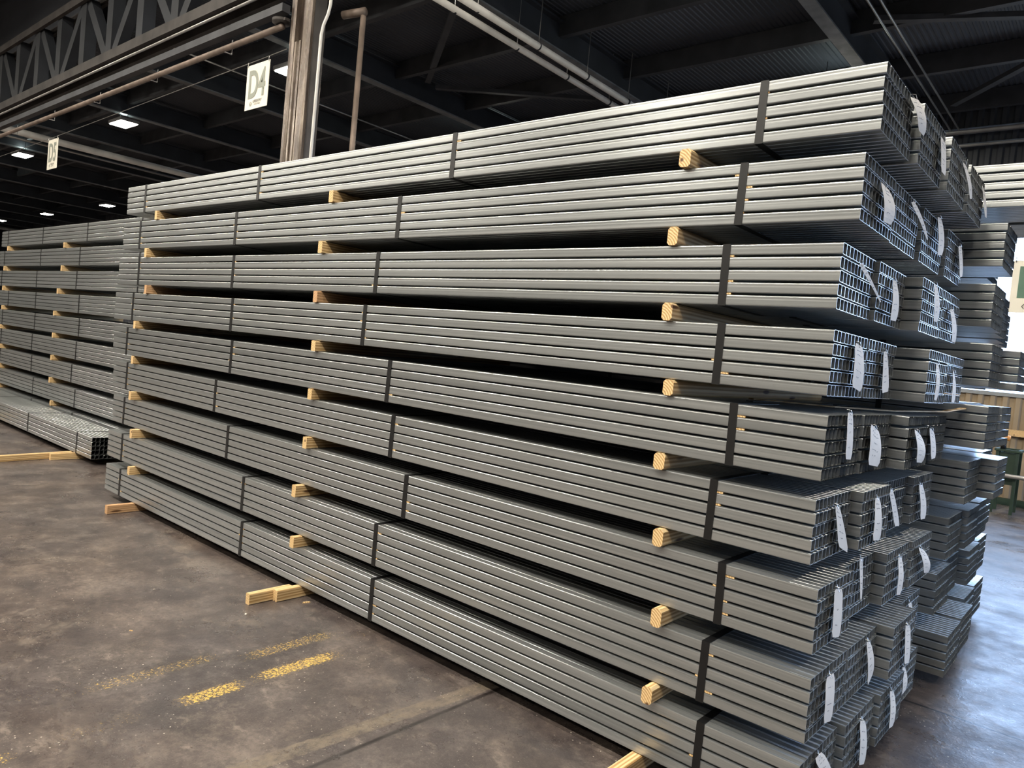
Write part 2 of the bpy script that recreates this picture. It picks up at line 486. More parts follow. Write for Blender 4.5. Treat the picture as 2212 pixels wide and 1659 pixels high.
# light portals in the two openings (they only guide the sky light)
def portal(loc, rot, sx_, sy_):
    l = bpy.data.lights.new('daylight_portal', 'AREA'); l.shape = 'RECTANGLE'; l.size = sx_; l.size_y = sy_
    l.cycles.is_portal = True
    o = bpy.data.objects.new('daylight_portal', l); COL.objects.link(o); o.location = loc; o.rotation_euler = rot
    return o
portal(((WX0+WX1)/2, Y1+.15, (WZ0+WZ1)/2), (-PI/2, 0, 0), WX1-WX0, WZ1-WZ0)
portal((X1+.25, (DY0+DY1)/2, DZ/2), (0, PI/2, 0), DZ, DY1-DY0)

# ------------------------------------------------------------------ steel strut bundles
SW = 0.0409          # strut size
ROW = 0.0479         # row pitch
BH = ROW*4 + SW      # bundle height
BW = SW*10 + .0008*9
LEN = 6.128
def strut_mesh():
    t = .0017; r = .0050; w = SW
    def corner(cx_, cy_, a0, rr, n=3):
        return [(cx_+rr*math.cos(a0+PI/2*i/n), cy_+rr*math.sin(a0+PI/2*i/n)) for i in range(n+1)]
    def ring(rr, ins, n, groove):
        lo, hi = ins, w-ins
        o_ = list(reversed(corner(r, r, PI, rr, n)))
        if groove: o_ += [(0, .024), (.00022, .0275), (.00022, .030), (0, .0315)]
        o_ += list(reversed(corner(r, w-r, PI/2, rr, n))) + list(reversed(corner(w-r, w-r, 0, rr, n)))
        o_ += list(reversed(corner(w-r, r, -PI/2, rr, n)))
        return o_
    outer = ring(r, 0, 3, True); inner = ring(r-t, t, 1, False)
    ko, ki = len(outer), len(inner)
    vs = [(0.0, *p) for p in outer] + [(0.0, *p) for p in inner] + [(-LEN, *p) for p in outer] + [(-LEN, *p) for p in inner]
    B = ko+ki
    fs = [(i, (i+1) % ko, B+(i+1) % ko, B+i) for i in range(ko)]
    fs += [(ko+(i+1) % ki, ko+i, B+ko+i, B+ko+(i+1) % ki) for i in range(ki)]
    # end rims: stitch outer to inner by nearest inner vertex
    near = [min(range(ki), key=lambda j: (inner[j][0]-p[0])**2+(inner[j][1]-p[1])**2) for p in outer]
    for i in range(ko):
        j = (i+1) % ko; a, b_ = near[i], near[j]
        if a == b_:
            fs.append((j, i, ko+a)); fs.append((B+i, B+j, B+ko+a))
        else:
            fs.append((j, i, ko+a, ko+b_)); fs.append((B+i, B+j, B+ko+b_, B+ko+a))
    me = mesh('strut', vs, fs, M['steel'])
    for i in range(ko):
        a, b_ = outer[i], outer[(i+1) % ko]
        if abs(a[0]-b_[0]) > 1e-4 and abs(a[1]-b_[1]) > 1e-4 and (a[0] > .0007 and a[0] < w-.0007 or b_[0] > .0007 and b_[0] < w-.0007):
            me.polygons[i].use_smooth = True
    return me
STRUT = strut_mesh()

def ring_mesh(w=.032):
    t = .0012; a = -.0008
    y0, y1, z0, z1 = a, BW-a, a, BH-a
    o_ = [(y0-t, z0-t), (y1+t, z0-t), (y1+t, z1+t), (y0-t, z1+t)]
    i_ = [(y0, z0), (y1, z0), (y1, z1), (y0, z1)]
    vs = []
    for x in (-w/2, w/2):
        vs += [(x, p[0], p[1]) for p in o_] + [(x, p[0], p[1]) for p in i_]
    fs = []
    for i in range(4):
        j = (i+1) % 4
        fs += [(i, j, 8+j, 8+i), (4+j, 4+i, 12+i, 12+j), (i, 4+i, 4+j, j), (8+i, 8+j, 12+j, 12+i)]
    return mesh('strap', vs, fs, M['strap'])
STRAP = ring_mesh()
SLATS = [G().box((-.016, .0008, .0004), (.016+.010*i, BW*.98, ROW-SW-.0004)).mesh('slat', M['wood']) for i in range(3)]
CLIP = G().box((-.019, -.0042, .155), (.019, -.0021, .185)).mesh('strap_clip', M['greypipe'])

def bundle(loc, yaw, straps, label, group, slats=False, cols=10, seed=0, lift=0.0):
    rnd = random.Random(seed)
    t = empty('strut_bundle', loc, yaw)
    prop(t, label, 'steel bundle', group)
    rs = [rnd.uniform(-.0025, .0025) for _ in range(5)]
    for r in range(5):
        for c in range(cols):
            dx = rs[r] + rnd.uniform(-.001, .001)
            link('strut', STRUT, t, (dx, c*(SW+.0008), r*ROW + (lift if 0 < r < 4 or (r == 0 and lift > .0037) else 0)))
    for sx_ in straps:
        s = link('strap', STRAP, t, (sx_ - loc[0], 0, 0), rnd.uniform(-.004, .004))
        s.rotation_euler[1] = rnd.uniform(-.02, .02)
        s['label'] = 'black plastic strap'
        if slats:
            for r in range(4):
                if rnd.random() < .55:
                    side = 1 if rnd.random() < .75 else -1
                    q = link('spacer_slat', rnd.choice(SLATS), t, (sx_ - loc[0] + side*rnd.uniform(.002, .012), 0.0, SW + r*ROW))
                    if side < 0: q.location.x -= .01
    return t

ORD = {9: 'topmost layer', 8: 'second layer from top', 7: 'third layer from top', 6: 'fourth layer from top', 5: 'fifth layer from top',
       4: 'fourth layer from bottom', 3: 'third layer from bottom', 2: 'second layer from bottom', 1: 'bottom layer'}
CO = ['front column', 'second column', 'third column', 'rearmost column']
ZB = [.072, .377, .687, .993, 1.295, 1.594, 1.900, 2.209, 2.516]
YW = {9: -.004, 8: -.002, 7: -.002, 6: -.001, 5: 0.0, 4: .001, 3: .003, 2: .001, 1: .003}
FAC = {9: [(.014, .031), (.04, .485), (.06, .94), (.06, 1.41)], 8: [(-.014, .016), (-.02, .455), (-.01, .92), (0, 1.41)],
       7: [(-.056, .015), (-.04, .445), (.03, .875), (.03, 1.305)], 6: [(-.044, -.006), (-.044, .43), (.075, .93), (.07, 1.365)],
       5: [(-.031, -.01), (-.025, .425), (.04, .86), (.035, 1.295)], 4: [(-.042, .006), (0, .441), (-.03, .875), (0, 1.31)],
       3: [(.003, -.004), (-.03, .43), (.02, .864), (.03, 1.298)], 2: [(.017, -.018), (.02, .415), (.08, .86), (.01, 1.29)],
       1: [(.014, -.03), (.04, .42), (.06, .855), (.03, 1.29)]}
STR = {9: [-5.76, -3.96, -2.06, -.41], 8: [-5.80, -4.21, -2.44, -.45], 7: [-5.77, -4.20, -2.59, -.48], 6: [-5.80, -4.14, -2.64, -.46],
       5: [-5.87, -4.10, -2.38, -.37], 4: [-5.88, -4.32, -2.33, -.43], 3: [-5.89, -4.09, -2.17, -.35], 2: [-5.81, -3.79, -2.36, -.38], 1: [-5.80, -3.76, -2.34, -.36]}
sd = 1
for lv in range(9, 0, -1):
    for ci, (bx, by) in enumerate(FAC[lv]):
        sd += 1
        yaw = YW[lv]/1.0 if ci == 0 else YW[lv]
        st_ = STR[lv] if ci == 0 else [s + random.uniform(-.1, .1) for s in (-5.8, -4.1, -2.4, -.42)]
        bundle((bx, by, ZB[lv-1]), -yaw, st_,
               'strapped galvanized strut bundle, %s of the near stack, %s' % (CO[ci], ORD[lv]),
               'strapped strut bundles in the near stack', slats=(ci == 0), seed=sd, lift=(0, .0036, -.0036, .0038)[ci])

# stack behind, seen past the near stack's end
ZB2 = [.072, .398, .723, 1.053, 1.363, 1.70, 2.02, 2.345, 2.665]
SB = {1: [(.12, 2.03), (.11, 2.49), (.05, 3.0), (.04, 3.45)], 2: [(.03, 2.03), (0, 2.47), (.05, 2.97), (.03, 3.42)],
      3: [(.06, 2.02), (.08, 2.48), (.07, 2.98), (.03, 3.42)], 4: [(.12, 1.97), (.20, 2.43), (.05, 2.95), (0, 3.42)],
      5: [(.18, 1.97), (.19, 2.42), (-.1, 2.95), (-.1, 3.42)], 6: [(.16, 2.0), (.23, 2.55), (-.1, 3.05), (-.1, 3.5)],
      7: [(.14, 1.98), (.11, 2.42), (.05, 2.95), (.01, 3.42)], 8: [(.16, 1.98), (.03, 2.45)], 9: [(.50, 2.0), (.56, 2.5)]}
for lv in range(9, 0, -1):
    for ci, (bx, by) in enumerate(SB[lv]):
        sd += 1
        bundle((bx, by, ZB2[lv-1]), 0.0, [bx + s + random.uniform(-.06, .06) for s in (-5.8, -4.1, -2.4, -.6)],
               'strapped galvanized strut bundle, %s of the rear right stack, %s' % (CO[ci], ORD[lv]),
               'strapped strut bundles in the rear right stack', seed=sd, lift=(0, .0036, -.0036, 0)[ci])

# left stack in the next bay
STL = {9: [-12.76, -11.17, -9.51], 8: [-12.88, -11.21, -9.72], 7: [-12.96, -11.32, -9.78], 6: [-12.56, -11.30, -9.64], 5: [-12.8, -11.28, -9.58],
       4: [-12.8, -11.34, -9.63], 3: [-12.8, -11.30, -9.73], 2: [-12.8, -11.18, -9.56], 1: [-12.8, -11.2, -9.6]}
for lv in range(9, 0, -1):
    sd += 1
    bx = -6.93 + random.uniform(-.05, .05)
    if lv == 8: bx = -7.06
    if lv == 7: bx = -7.14
    bundle((bx, .87, ZB[lv-1]), 0.0, STL[lv] + [-7.9],
           'strapped galvanized strut bundle in the left stack under the D5 sign, %s' % ORD[lv],
           'strapped strut bundles in the left stack', seed=sd)
    bundle((bx - .03, 1.305, ZB[lv-1]), 0.0, STL[lv] + [-7.9],  # second column added to shade the gaps behind the front one
           'added shading strut bundle behind the front one in the left stack, %s' % ORD[lv],
           'strapped strut bundles in the left stack', seed=sd + 500, lift=.0036)
bundle((-7.53, .375, .072), 0.0, [-13.1, -11.4, -9.59, -7.96],
       'single low strut bundle with exposed top in front of the left stack', 'strapped strut bundles in the left stack', seed=999)

# ------------------------------------------------------------------ lumber
def lumber(name_label, x, y0, y1, z0, z1, w=.04, rz=0.0, mat='wood', ch=.004, group=None, dx=0):
    me = G().box((-w/2, 0, 0), (w/2, y1-y0, z1-z0), ch).mesh('lumber', M[mat])
    o = link('lumber', me, None, (x, y0, z0), rz)
    prop(o, name_label, 'lumber', group)
    return o
XL = {8: [-5.50, -3.07, -.69], 7: [-5.63, -3.13, -.715], 6: [-5.54, -3.13, -.69], 5: [-5.69, -3.08, -.65], 4: [-5.73, -3.10, -.66],
      3: [-5.69, -3.10, -.625], 2: [-5.57, -3.135, -.58], 1: [-5.54, -3.08, -.575]}
WHERE = ['far left end', 'middle', 'near right end']
for lv in range(8, 0, -1):
    z0 = ZB[lv-1] + BH + .0006; z1 = ZB[lv] - .0022
    for i, x in enumerate(XL[lv]):
        y_ = FAC[lv][0][1] - random.uniform(.012, .03) - (.02 if lv in (1, 2) and i else 0)
        w = .042 if i != 2 else random.choice((.046, .05, .055))
        lumber('pine crosspiece, %s of the near stack, under the %s' % (WHERE[i], ORD[lv+1].replace(' layer', ' layer')),
               x, y_, 1.80, z0, z1, w, mat=('wood_dark' if (lv, i) in ((6, 0), (6, 1)) else 'wood'), ch=(.010 if i == 2 else .004),
               group='pine crosspieces in the near stack')
zf = .0695
lumber('reddish floor skid sticking out under the far left end of the near stack', -5.51, -.22, 1.8, 0, zf, .05, mat='wood_dark', group='floor skids')
lumber('short pine offcut on the floor beside the middle skid', -3.088, -.335, -.05, 0, .066, .04, group='floor skids')
lumber('pine floor skid sticking out under the middle of the near stack', -3.044, -.18, 1.8, 0, zf, .044, group='floor skids')
lumber('pine floor skid under the near right end, at the bottom edge', -.615, -.27, 1.8, 0, zf, .05, group='floor skids')
lumber('long pine skid on the floor under the left stack, nearest', -7.95, -.85, .45, 0, .066, .05, rz=.14, group='floor skids')
lumber('shorter pine skid lapped against the long one under the left stack', -8.005, .14, 1.5, 0, zf, .045, group='floor skids')
lumber('pine skid on the floor at the left edge, under the left stack', -11.3, .05, 1.5, 0, zf, .05, group='floor skids')
XLL = {8: [-12.72, -10.29], 7: [-12.84, -10.33], 6: [-12.84, -10.42], 5: [-12.82, -10.5], 4: [-12.85, -10.49], 3: [-12.8, -10.49], 2: [-12.8, -10.5], 1: [-12.8, -10.4]}
for lv in range(8, 0, -1):
    z0 = ZB[lv-1] + BH + .0006; z1 = ZB[lv] - .0022
    for i, x in enumerate(XLL[lv] + [-7.7]):
        if i == 2 and lv < 1: continue
        lumber('pine crosspiece, %s of the left stack, under the %s' % (['far end', 'middle', 'near end'][i], ORD[lv+1]),
               x + .03, .85, 1.74, z0, z1, .042, group='pine crosspieces in the left stack')
for lv in range(1, 9):
    z0 = ZB2[lv-1] + BH + .0006; z1 = ZB2[lv] - .0022
    for i, x in enumerate((-5.4, -.85)):
        lumber('crosspiece in the rear right stack, %s, under the %s' % (['hidden far end', 'near end'][i], ORD[lv+1]),
               x, 1.99, 3.84 if lv < 7 else 2.9, z0, z1, .04, group='crosspieces in the rear right stack')
for x in (-5.4, -.85):
    lumber('floor skid under the rear right stack, %s' % ('near end' if x > -2 else 'far end'), x, 1.99, 3.84, 0, zf, .05, group='floor skids')

# loose curved lath lying on the fifth layer
pts = [(-.52, .5, 1.534), (-.25, .75, 1.533), (-.08, 1.1, 1.536), (.05, 1.55, 1.55), (.07, 1.95, 1.57)]
g = G()
for p in pts:
    g.v += [(p[0]-.012, p[1], p[2]), (p[0]+.012, p[1], p[2]), (p[0]+.012, p[1], p[2]+.006), (p[0]-.012, p[1], p[2]+.006)]
for i in range(len(pts)-1):
    a = i*4
    g.f += [(a+q, a+(q+1) % 4, a+4+(q+1) % 4, a+4+q) for q in range(4)]
g.f += [(3, 2, 1, 0), (16, 17, 18, 19)]
prop(link('wooden_lath', g.mesh('wooden_lath', M['wood'])), 'thin curved wooden lath sticking out over the fifth layer', 'lath')

# ------------------------------------------------------------------ paper tags
TAGS = [((9, 0), [.302, 2.714, .444, 2.747, .511, 2.624, .415, 2.626]), ((9, 1), [.74, 2.694, .846, 2.689, .855, 2.554, .762, 2.555]),
 ((9, 2), [1.117, 2.682, 1.194, 2.689, 1.351, 2.568, 1.305, 2.558]), ((9, 3), [1.65, 2.708, 1.767, 2.692, 1.827, 2.572, 1.76, 2.569]),
 ((8, 0), [.162, 2.375, .302, 2.37, .309, 2.245, .198, 2.238]), ((8, 1), [.647, 2.404, .705, 2.422, .954, 2.308, .937, 2.302]),
 ((8, 2), [1.1, 2.438, 1.189, 2.447, 1.225, 2.282, 1.123, 2.268]), ((8, 3), [1.591, 2.387, 1.67, 2.404, 1.721, 2.254, 1.651, 2.24]),
 ((7, 0), [.174, 2.079, .217, 2.093, .476, 1.977, .459, 1.975]), ((7, 1), [.593, 2.081, .656, 2.084, .664, 1.919, .564, 1.916]),
 ((7, 2), [0.992, 2.121, 1.068, 2.119, 1.088, 1.958, 1.0, 1.956]), ((7, 3), [1.407, 2.052, 1.491, 2.061, 1.56, 1.9, 1.469, 1.9]),
 ((6, 0), [.196, 1.798, .304, 1.785, .296, 1.616, .168, 1.636]), ((6, 1), [.602, 1.789, .659, 1.792, .705, 1.629, .597, 1.618]),
 ((6, 2), [1.0, 1.772, 1.056, 1.772, 1.028, 1.606, .977, 1.612]), ((6, 3), [1.429, 1.762, 1.494, 1.738, 1.492, 1.602, 1.411, 1.604]),
 ((5, 0), [.16, 1.54, .226, 1.538, .228, 1.366, .151, 1.371]), ((5, 1), [.457, 1.498, .611, 1.459, .599, 1.318, .432, 1.337]),
 ((5, 2), [.90, 1.478, 1.065, 1.443, 1.062, 1.322, .945, 1.33]), ((5, 3), [1.24, 1.477, 1.37, 1.451, 1.40, 1.328, 1.30, 1.323]),
 ((4, 2), [.902, 1.195, .978, 1.19, 1.135, 1.007, 1.034, 1.019]), ((4, 3), [1.351, 1.189, 1.449, 1.179, 1.523, 1.006, 1.405, 1.013]),
 ((4, 1), [.555, 1.195, .636, 1.188, .655, 1.014, .539, 1.026]), ((4, 0), [.18, 1.191, .239, 1.182, .378, .988, .232, 1.037]),
 ((3, 0), [.131, .9, .236, .883, .22, .708, .118, .73]), ((3, 1), [.553, .937, .606, .93, .613, .76, .589, .767]),
 ((3, 2), [.996, .889, 1.075, .876, 1.059, .711, .977, .724]), ((3, 3), [1.341, .891, 1.523, .845, 1.59, .726, 1.472, .744]),
 ((2, 0), [.103, .584, .208, .576, .184, .407, .09, .427]), ((2, 1), [.609, .595, .68, .578, .723, .439, .653, .398]),
 ((2, 2), [1.006, .593, 1.115, .569, 1.119, .399, 1.015, .417]), ((2, 3), [1.396, .592, 1.466, .586, 1.524, .409, 1.45, .422]),
 ((1, 0), [.092, .287, .178, .287, .307, .148, .226, .144]), ((1, 1), [.568, .284, .666, .252, .667, .072, .575, .101]),
 ((1, 2), [.955, .3, 1.042, .274, 1.033, .122, .951, .134]), ((1, 3), [1.322, .3, 1.399, .275, 1.386, .172, 1.317, .165])]
LOOK = {(9, 0): 'curled white paper tag', (8, 0): 'curled white paper tag', (7, 0): 'twisted thin white paper tag', (8, 1): 'edge-on brownish paper tag',
        (5, 2): 'bent bluish white paper tag', (3, 3): 'folded white paper tag'}
for (lv, ci), q in TAGS:
    bx = FAC[lv][ci][0] + .013
    P = [Vector((0, q[2*i], q[2*i+1])) for i in range(4)]        # tl, tr, br, bl
    curl = random.uniform(.002, .012) if (lv, ci) not in ((9, 0), (8, 0), (5, 2), (3, 3)) else .018
    org = Vector((bx, (P[0].y+P[1].y)/2, max(P[0].z, P[1].z)))
    t = empty('paper_tag', org)
    prop(t, '%s with handwriting on the %s end, %s' % (LOOK.get((lv, ci), 'white paper tag'), CO[ci].replace(' column', '-column bundle'), ORD[lv]),
         'tag', 'paper tags on the near stack')
    rows = 8; vs = []; fs = []
    def pt(u, v, off=0.0):
        a = P[0].lerp(P[3], v); b_ = P[1].lerp(P[2], v)
        p = a.lerp(b_, u)
        x = bx + curl*math.sin(v*PI*.9)*(.6+.4*u) + .012*v + off
        return Vector((x, p.y, p.z)) - org
    for off in (0.0, .0006):
        for i in range(rows+1):
            v = i/rows
            for u in ((.0, .5, 1.0) if 0 < i < rows else (.12, .5, .88)):
                vs.append(pt(u, v if 0 < i < rows else (v + (.0)), off))
    nn = (rows+1)*3
    for i in range(rows):
        for j in range(2):
            a = i*3+j
            fs.append((a, a+3, a+4, a+1)); fs.append((nn+a, nn+a+1, nn+a+4, nn+a+3))
    rim = [i*3 for i in range(rows+1)] + [rows*3+1, rows*3+2] + [i*3+2 for i in reversed(range(rows))] + [1]
    for i in range(len(rim)):
        a, b_ = rim[i], rim[(i+1) % len(rim)]
        fs.append((a, b_, nn+b_, nn+a))
    link('tag_paper', mesh('tag_paper', vs, fs, M['paper'], False), t)
    # handwriting: a few pen strokes
    g = G()
    for v0, u0, u1 in ((.14, .2, .75), (.24, .25, .8), (.42, .35, .6), (.60, .2, .7), (.74, .25, .55)):
        if random.random() < .12: continue
        nst = 9; pl = []
        for i in range(nst+1):
            u = u0+(u1-u0)*i/nst
            v = v0 + random.uniform(-.018, .018)
            pl.append(pt(u, v, .0010))
        for a, b_ in zip(pl[:-1], pl[1:]):
            d = (b_-a)
            if random.random() < .25 or d.length < 1e-6: continue
            nrm = Vector((1, 0, 0)).cross(d).normalized()*.0009
            k0 = len(g.v)
            g.v += [tuple(a-nrm), tuple(b_-nrm), tuple(b_+nrm), tuple(a+nrm)]
            g.f.append((k0, k0+1, k0+2, k0+3))
    if g.v: link('handwriting', g.mesh('handwriting', M['ink']), t)
    # tie wire loop from a strut end to the tag eyelet
    a = pt(.45, .03, .0015)
    g = G().tube([a + Vector((-.010, -.012, .016)), a + Vector((.004, -.008, .014)), a + Vector((.008, .0, .0)), a + Vector((.002, .006, -.006)), a + Vector((-.004, .004, .008)), a + Vector((-.010, .012, .018))], .0009, 5)
    link('tie_wire', g.mesh('tie_wire', M['wire']), t)

# ------------------------------------------------------------------ column with conduit and drain pipe
t = empty('steel_column', (-6.7, 2.0, 0))
prop(t, 'tall worn brown steel column behind the near stack', 'column')
def bar_prof(x0, x1, y0, y1, r=.02):
    return [(x0+r, y0), (x1-r, y0), (x1, y0+r), (x1, y1), (x0, y1), (x0, y0+r)]
g = G().prism_z(bar_prof(-.20, -.115, -.10, .10), 0, 10)
link('flange', g.mesh('flange', M['column']), t)
g = G().prism_z(bar_prof(.055, .20, -.10, .10), 0, 10)
link('flange', g.mesh('flange', M['column']), t)
link('web', G().box((-.115, .0, 0), (.055, .10, 10)).mesh('web', M['column']), t)
link('side_plate', G().box((.20, -.05, 0), (.212, .09, 10)).mesh('side_plate', M['rustbeam']), t)
pr_ = [(-.115, .0), (-.10, -.07), (-.07, -.10), (-.035, -.10), (-.02, -.06), (.0, -.06), (.015, -.10), (.055, -.10), (.055, .0)]
link('cover_plate', G().prism_z(pr_, 0, 4.86).mesh('cover_plate', M['column']), t)
prop(link('conduit', G().tube([(-6.27, 1.99, 6.5), (-6.27, 1.99, 5.2), (-6.30, 1.99, 5.1), (-6.37, 1.99, 5.0), (-6.40, 1.99, 4.9), (-6.43, 1.99, 0.0)], .017, 10).mesh('conduit', M['pipe'], True)),
     'thin bright conduit with an offset bend beside the column', 'conduit')
t = empty('drain_pipe', (-6.3, 2.45, 0))
prop(t, 'brown vertical drain pipe with top elbow right of the column', 'pipe')
link('pipe_run', G().tube([(0, 0, 0), (0, 0, 5.28)], .032, 12).mesh('pipe_run', M['brownpipe'], True), t)
link('pipe_elbow', G().tube([(.035, 0, 5.31), (-.25, -.1, 5.29)], .045, 12).mesh('pipe_elbow', M['brownpipe'], True), t)

# ------------------------------------------------------------------ lattice girder with pipes
t = empty('lattice_girder', (-6.9, 1.95, 5.55))
prop(t, 'dark lattice girder running left from the column at the top left', 'girder')
XA = -50.0
g = G()
for y in (-.16, .10): g.box((XA+6.9, y, 0), (0, y+.06, .13))
g.box((XA+6.9, -.16, .13), (0, .16, .145))
link('bottom_chord', g.mesh('bottom_chord', M['rustbeam']), t)
g = G()
for y in (-.16, .10): g.box((XA+6.9, y, 1.20), (0, y+.06, 1.33))
link('top_chord', g.mesh('top_chord', M['rustbeam']), t)
x = -.6; flip = 1
while x > -30:
    link('post', G().box((x-.11, -.09, .12), (x+.11, .09, 1.25)).mesh('post', M['beam']), t)
    x2 = x - 1.15
    a, b_ = (x-.1, .1), (x2+.1, 1.25)
    if flip < 0: a, b_ = (x-.1, 1.25), (x2+.1, .1)
    w = .11
    link('diagonal', G().prism_y([(a[0]-w, a[1]), (b_[0]-w, b_[1]), (b_[0]+w, b_[1]), (a[0]+w, a[1])][::(1 if flip > 0 else -1)], -.07, .07).mesh('diagonal', M['beam']), t)
    flip = -flip
    x = x2
NUM = ['first', 'second', 'third', 'fourth', 'fifth', 'sixth', 'seventh', 'eighth', 'ninth', 'tenth', 'eleventh', 'twelfth']
def pipe(name, p0, p1, r, mat, label, cat='pipe', seg=12, group=None):
    o = link(name, G().tube([(0, 0, 0), tuple(Vector(p1)-Vector(p0))], r, seg).mesh(name, M[mat], True), None, p0)
    prop(o, label, cat, group); return o
pipe('water_pipe', (-6.98, 1.86, 5.06), (-50, 1.86, 5.03), .036, 'brownpipe', 'brown pipe slung lowest under the lattice girder')
t = empty('pipe_flange', (-7.02, 1.86, 5.12)); prop(t, 'grey pipe flange bracket on the left side of the column', 'bracket')
link('ring', G().tube([(0, 0, -.02), (0, 0, .02)], .10, 16).mesh('ring', M['rustbeam'], True), t)
link('arm', G().box((0, -.03, -.015), (.13, .03, .015)).mesh('arm', M['rustbeam']), t)
prop(link('cable_channel', G().box((-50, 1.80, 5.20), (-6.92, 1.90, 5.29)).mesh('cable_channel', M['flange'])), 'wide grey box channel running below the lattice girder', 'cable channel')
pipe('conduit', (-7.2, 1.78, 5.45), (-50, 1.78, 5.42), .018, 'greypipe', 'thin bright conduit clipped along the lattice girder bottom', 'conduit')
for i in range(12):
    x = -8.2 - i*2.1
    prop(link('pipe_hanger', G().box((x-.012, 1.82, 4.985), (x+.012, 1.903, 4.992)).box((x-.012, 1.903, 4.985), (x+.012, 1.908, 5.17)).mesh('pipe_hanger', M['greypipe'])),
         'small strap hanger on the brown pipe under the girder, %s from the column' % NUM[i], 'pipe hanger', 'strap hangers along the brown pipe')
pipe('crane_rail', (-12.9, 0.6, 8.2), (-50, .6, 8.2), .09, 'rustbeam', 'long brown rail crossing the top left corner', 'rail')

# ------------------------------------------------------------------ roof beams, purlins, pipes in the low bay
nb = 0
xs = [7.93, 4.43, .93, -2.57, -6.07, -9.68, -13.15, -16.68] + [-20.2 - 3.5*i for i in range(11)]
for i, x in enumerate(xs):
    lab = {3: 'roof beam with pale bottom flange above the near stack end', 5: 'long roof beam crossing right of the column',
           6: 'roof beam passing behind the D4 sign', 7: 'roof beam crossing behind the big lamp at left'}.get(i)
    t = empty('roof_beam', (x, YM, 6.0))
    prop(t, lab or ('dark far roof beam, %s beyond the white pipe at left' % NUM[i-8] if i > 7 else 'dark roof beam overhead, %s from the right wall' % NUM[i]), 'roof beam', None if lab else 'plain dark roof beams')
    link('flange', G().box((-.085, 0, 0), (.085, Y1-YM-.05, .022)).mesh('flange', M['lit_flange']), t)
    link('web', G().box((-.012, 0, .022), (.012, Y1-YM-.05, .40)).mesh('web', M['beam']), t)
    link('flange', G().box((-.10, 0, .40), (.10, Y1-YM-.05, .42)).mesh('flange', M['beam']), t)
y = 3.92; i = 0
while y < 11.2:
    o = link('purlin', G().prism_x([(0, 0), (.09, 0), (.09, .015), (.015, .015), (.015, .27), (.09, .27), (.09, .29), (0, .29)], X0+.1, X1-.1).mesh('purlin', M['flange']), None, (0, y, 6.225))
    prop(o, 'thin dark roof purlin, %s from the column side' % NUM[i], 'purlin', 'roof purlins')
    y += 1.75; i += 1
pipe('sprinkler_pipe', (-6.02, 2.4, 5.75), (-6.12, 11.2, 5.75), .042, 'pipe', 'white ceiling pipe, left one of the close pair')
pipe('sprinkler_pipe', (-5.74, 2.4, 5.75), (-5.86, 11.2, 5.75), .046, 'pipe', 'white ceiling pipe, right one of the close pair')
pipe('sprinkler_pipe', (-20.2, 2.4, 5.75), (-20.4, 11.2, 5.75), .085, 'pipe', 'white ceiling pipe far left, beyond the D5 sign')
pipe('sprinkler_pipe', (-48.0, 2.4, 5.75), (-48.2, 11.2, 5.75), .09, 'pipe', 'pale distant ceiling pipe low at the left edge')
for i, y in enumerate((3.6, 4.8, 5.95, 7.1, 8.3, 9.4)):
    for x, yy in ((-6.05-.007*i, y), (-5.77-.008*i, y+.12)):
        t = empty('pipe_hanger', (x, yy, 5.75))
        prop(t, 'rod hanger with clamp on the %s white pipe, %s from the picture top' % ('left' if x < -5.95 else 'right', NUM[i]), 'pipe hanger', 'rod hangers on the white pipe pair')
        link('rod', G().tube([(0, 0, .05), (0, 0, .76)], .006, 6).mesh('rod', M['greypipe']), t)
        link('clamp', G().tube([(0, -.012, 0), (0, .012, 0)], .05, 14).mesh('clamp', M['beam'], True), t)
for dx in (0, .12):
    pipe('conduit', (-1.95+dx, 2.4, 5.95), (-1.98+dx, 11.2, 5.95), .014, 'greypipe', ('left' if dx == 0 else 'right') + ' one of the twin thin conduits crossing the roof at upper right', 'conduit', 8, 'twin roof conduits')
pipe('conduit', (-11.5, 2.4, 5.97), (-11.65, 11.2, 5.97), .014, 'greypipe', 'thin pale conduit passing behind the D4 sign and column', 'conduit', 8)
pipe('conduit', (-21.8, 2.4, 5.9), (-22.2, 11.2, 5.9), .03, 'greypipe', 'grey conduit beside the far white pipe', 'conduit', 8)
pipe('wall_pipe', (-14, 11.1, 5.93), (X1-.1, 11.1, 5.93), .05, 'greypipe', 'upper grey pipe high on the back wall', seg=10)
pipe('wall_pipe', (-14, 11.1, 5.70), (X1-.1, 11.1, 5.70), .03, 'greypipe', 'lower thin grey pipe high on the back wall', seg=10)
def brace(p0, p1, label, w=.05):
    d = Vector(p1)-Vector(p0); L_ = d.length
    me = G().box((0, -w, -.006), (L_, w, .0)).box((0, -w, 0), (L_, -w+.008, .06)).mesh('roof_brace', M['flange'])
    o = link('roof_brace', me, None, p0, math.atan2(d.y, d.x)); prop(o, label, 'brace', None); return o
brace((-9.3, 6.1, 6.24), (-6.6, 4.15, 6.24), 'diagonal roof brace just left of the white pipe pair')
brace((-9.3, 6.3, 6.2), (-7.0, 8.0, 6.2), 'diagonal roof brace low behind the near stack, right of the long beam')
brace((-2.2, 7.15, 6.2), (.8, 8.5, 6.2), 'flat roof brace at the upper right, crossing the twin conduits')
brace((-1.9, 10.6, 6.2), (.8, 7.6, 6.2), 'slanting roof brace low at the right edge')

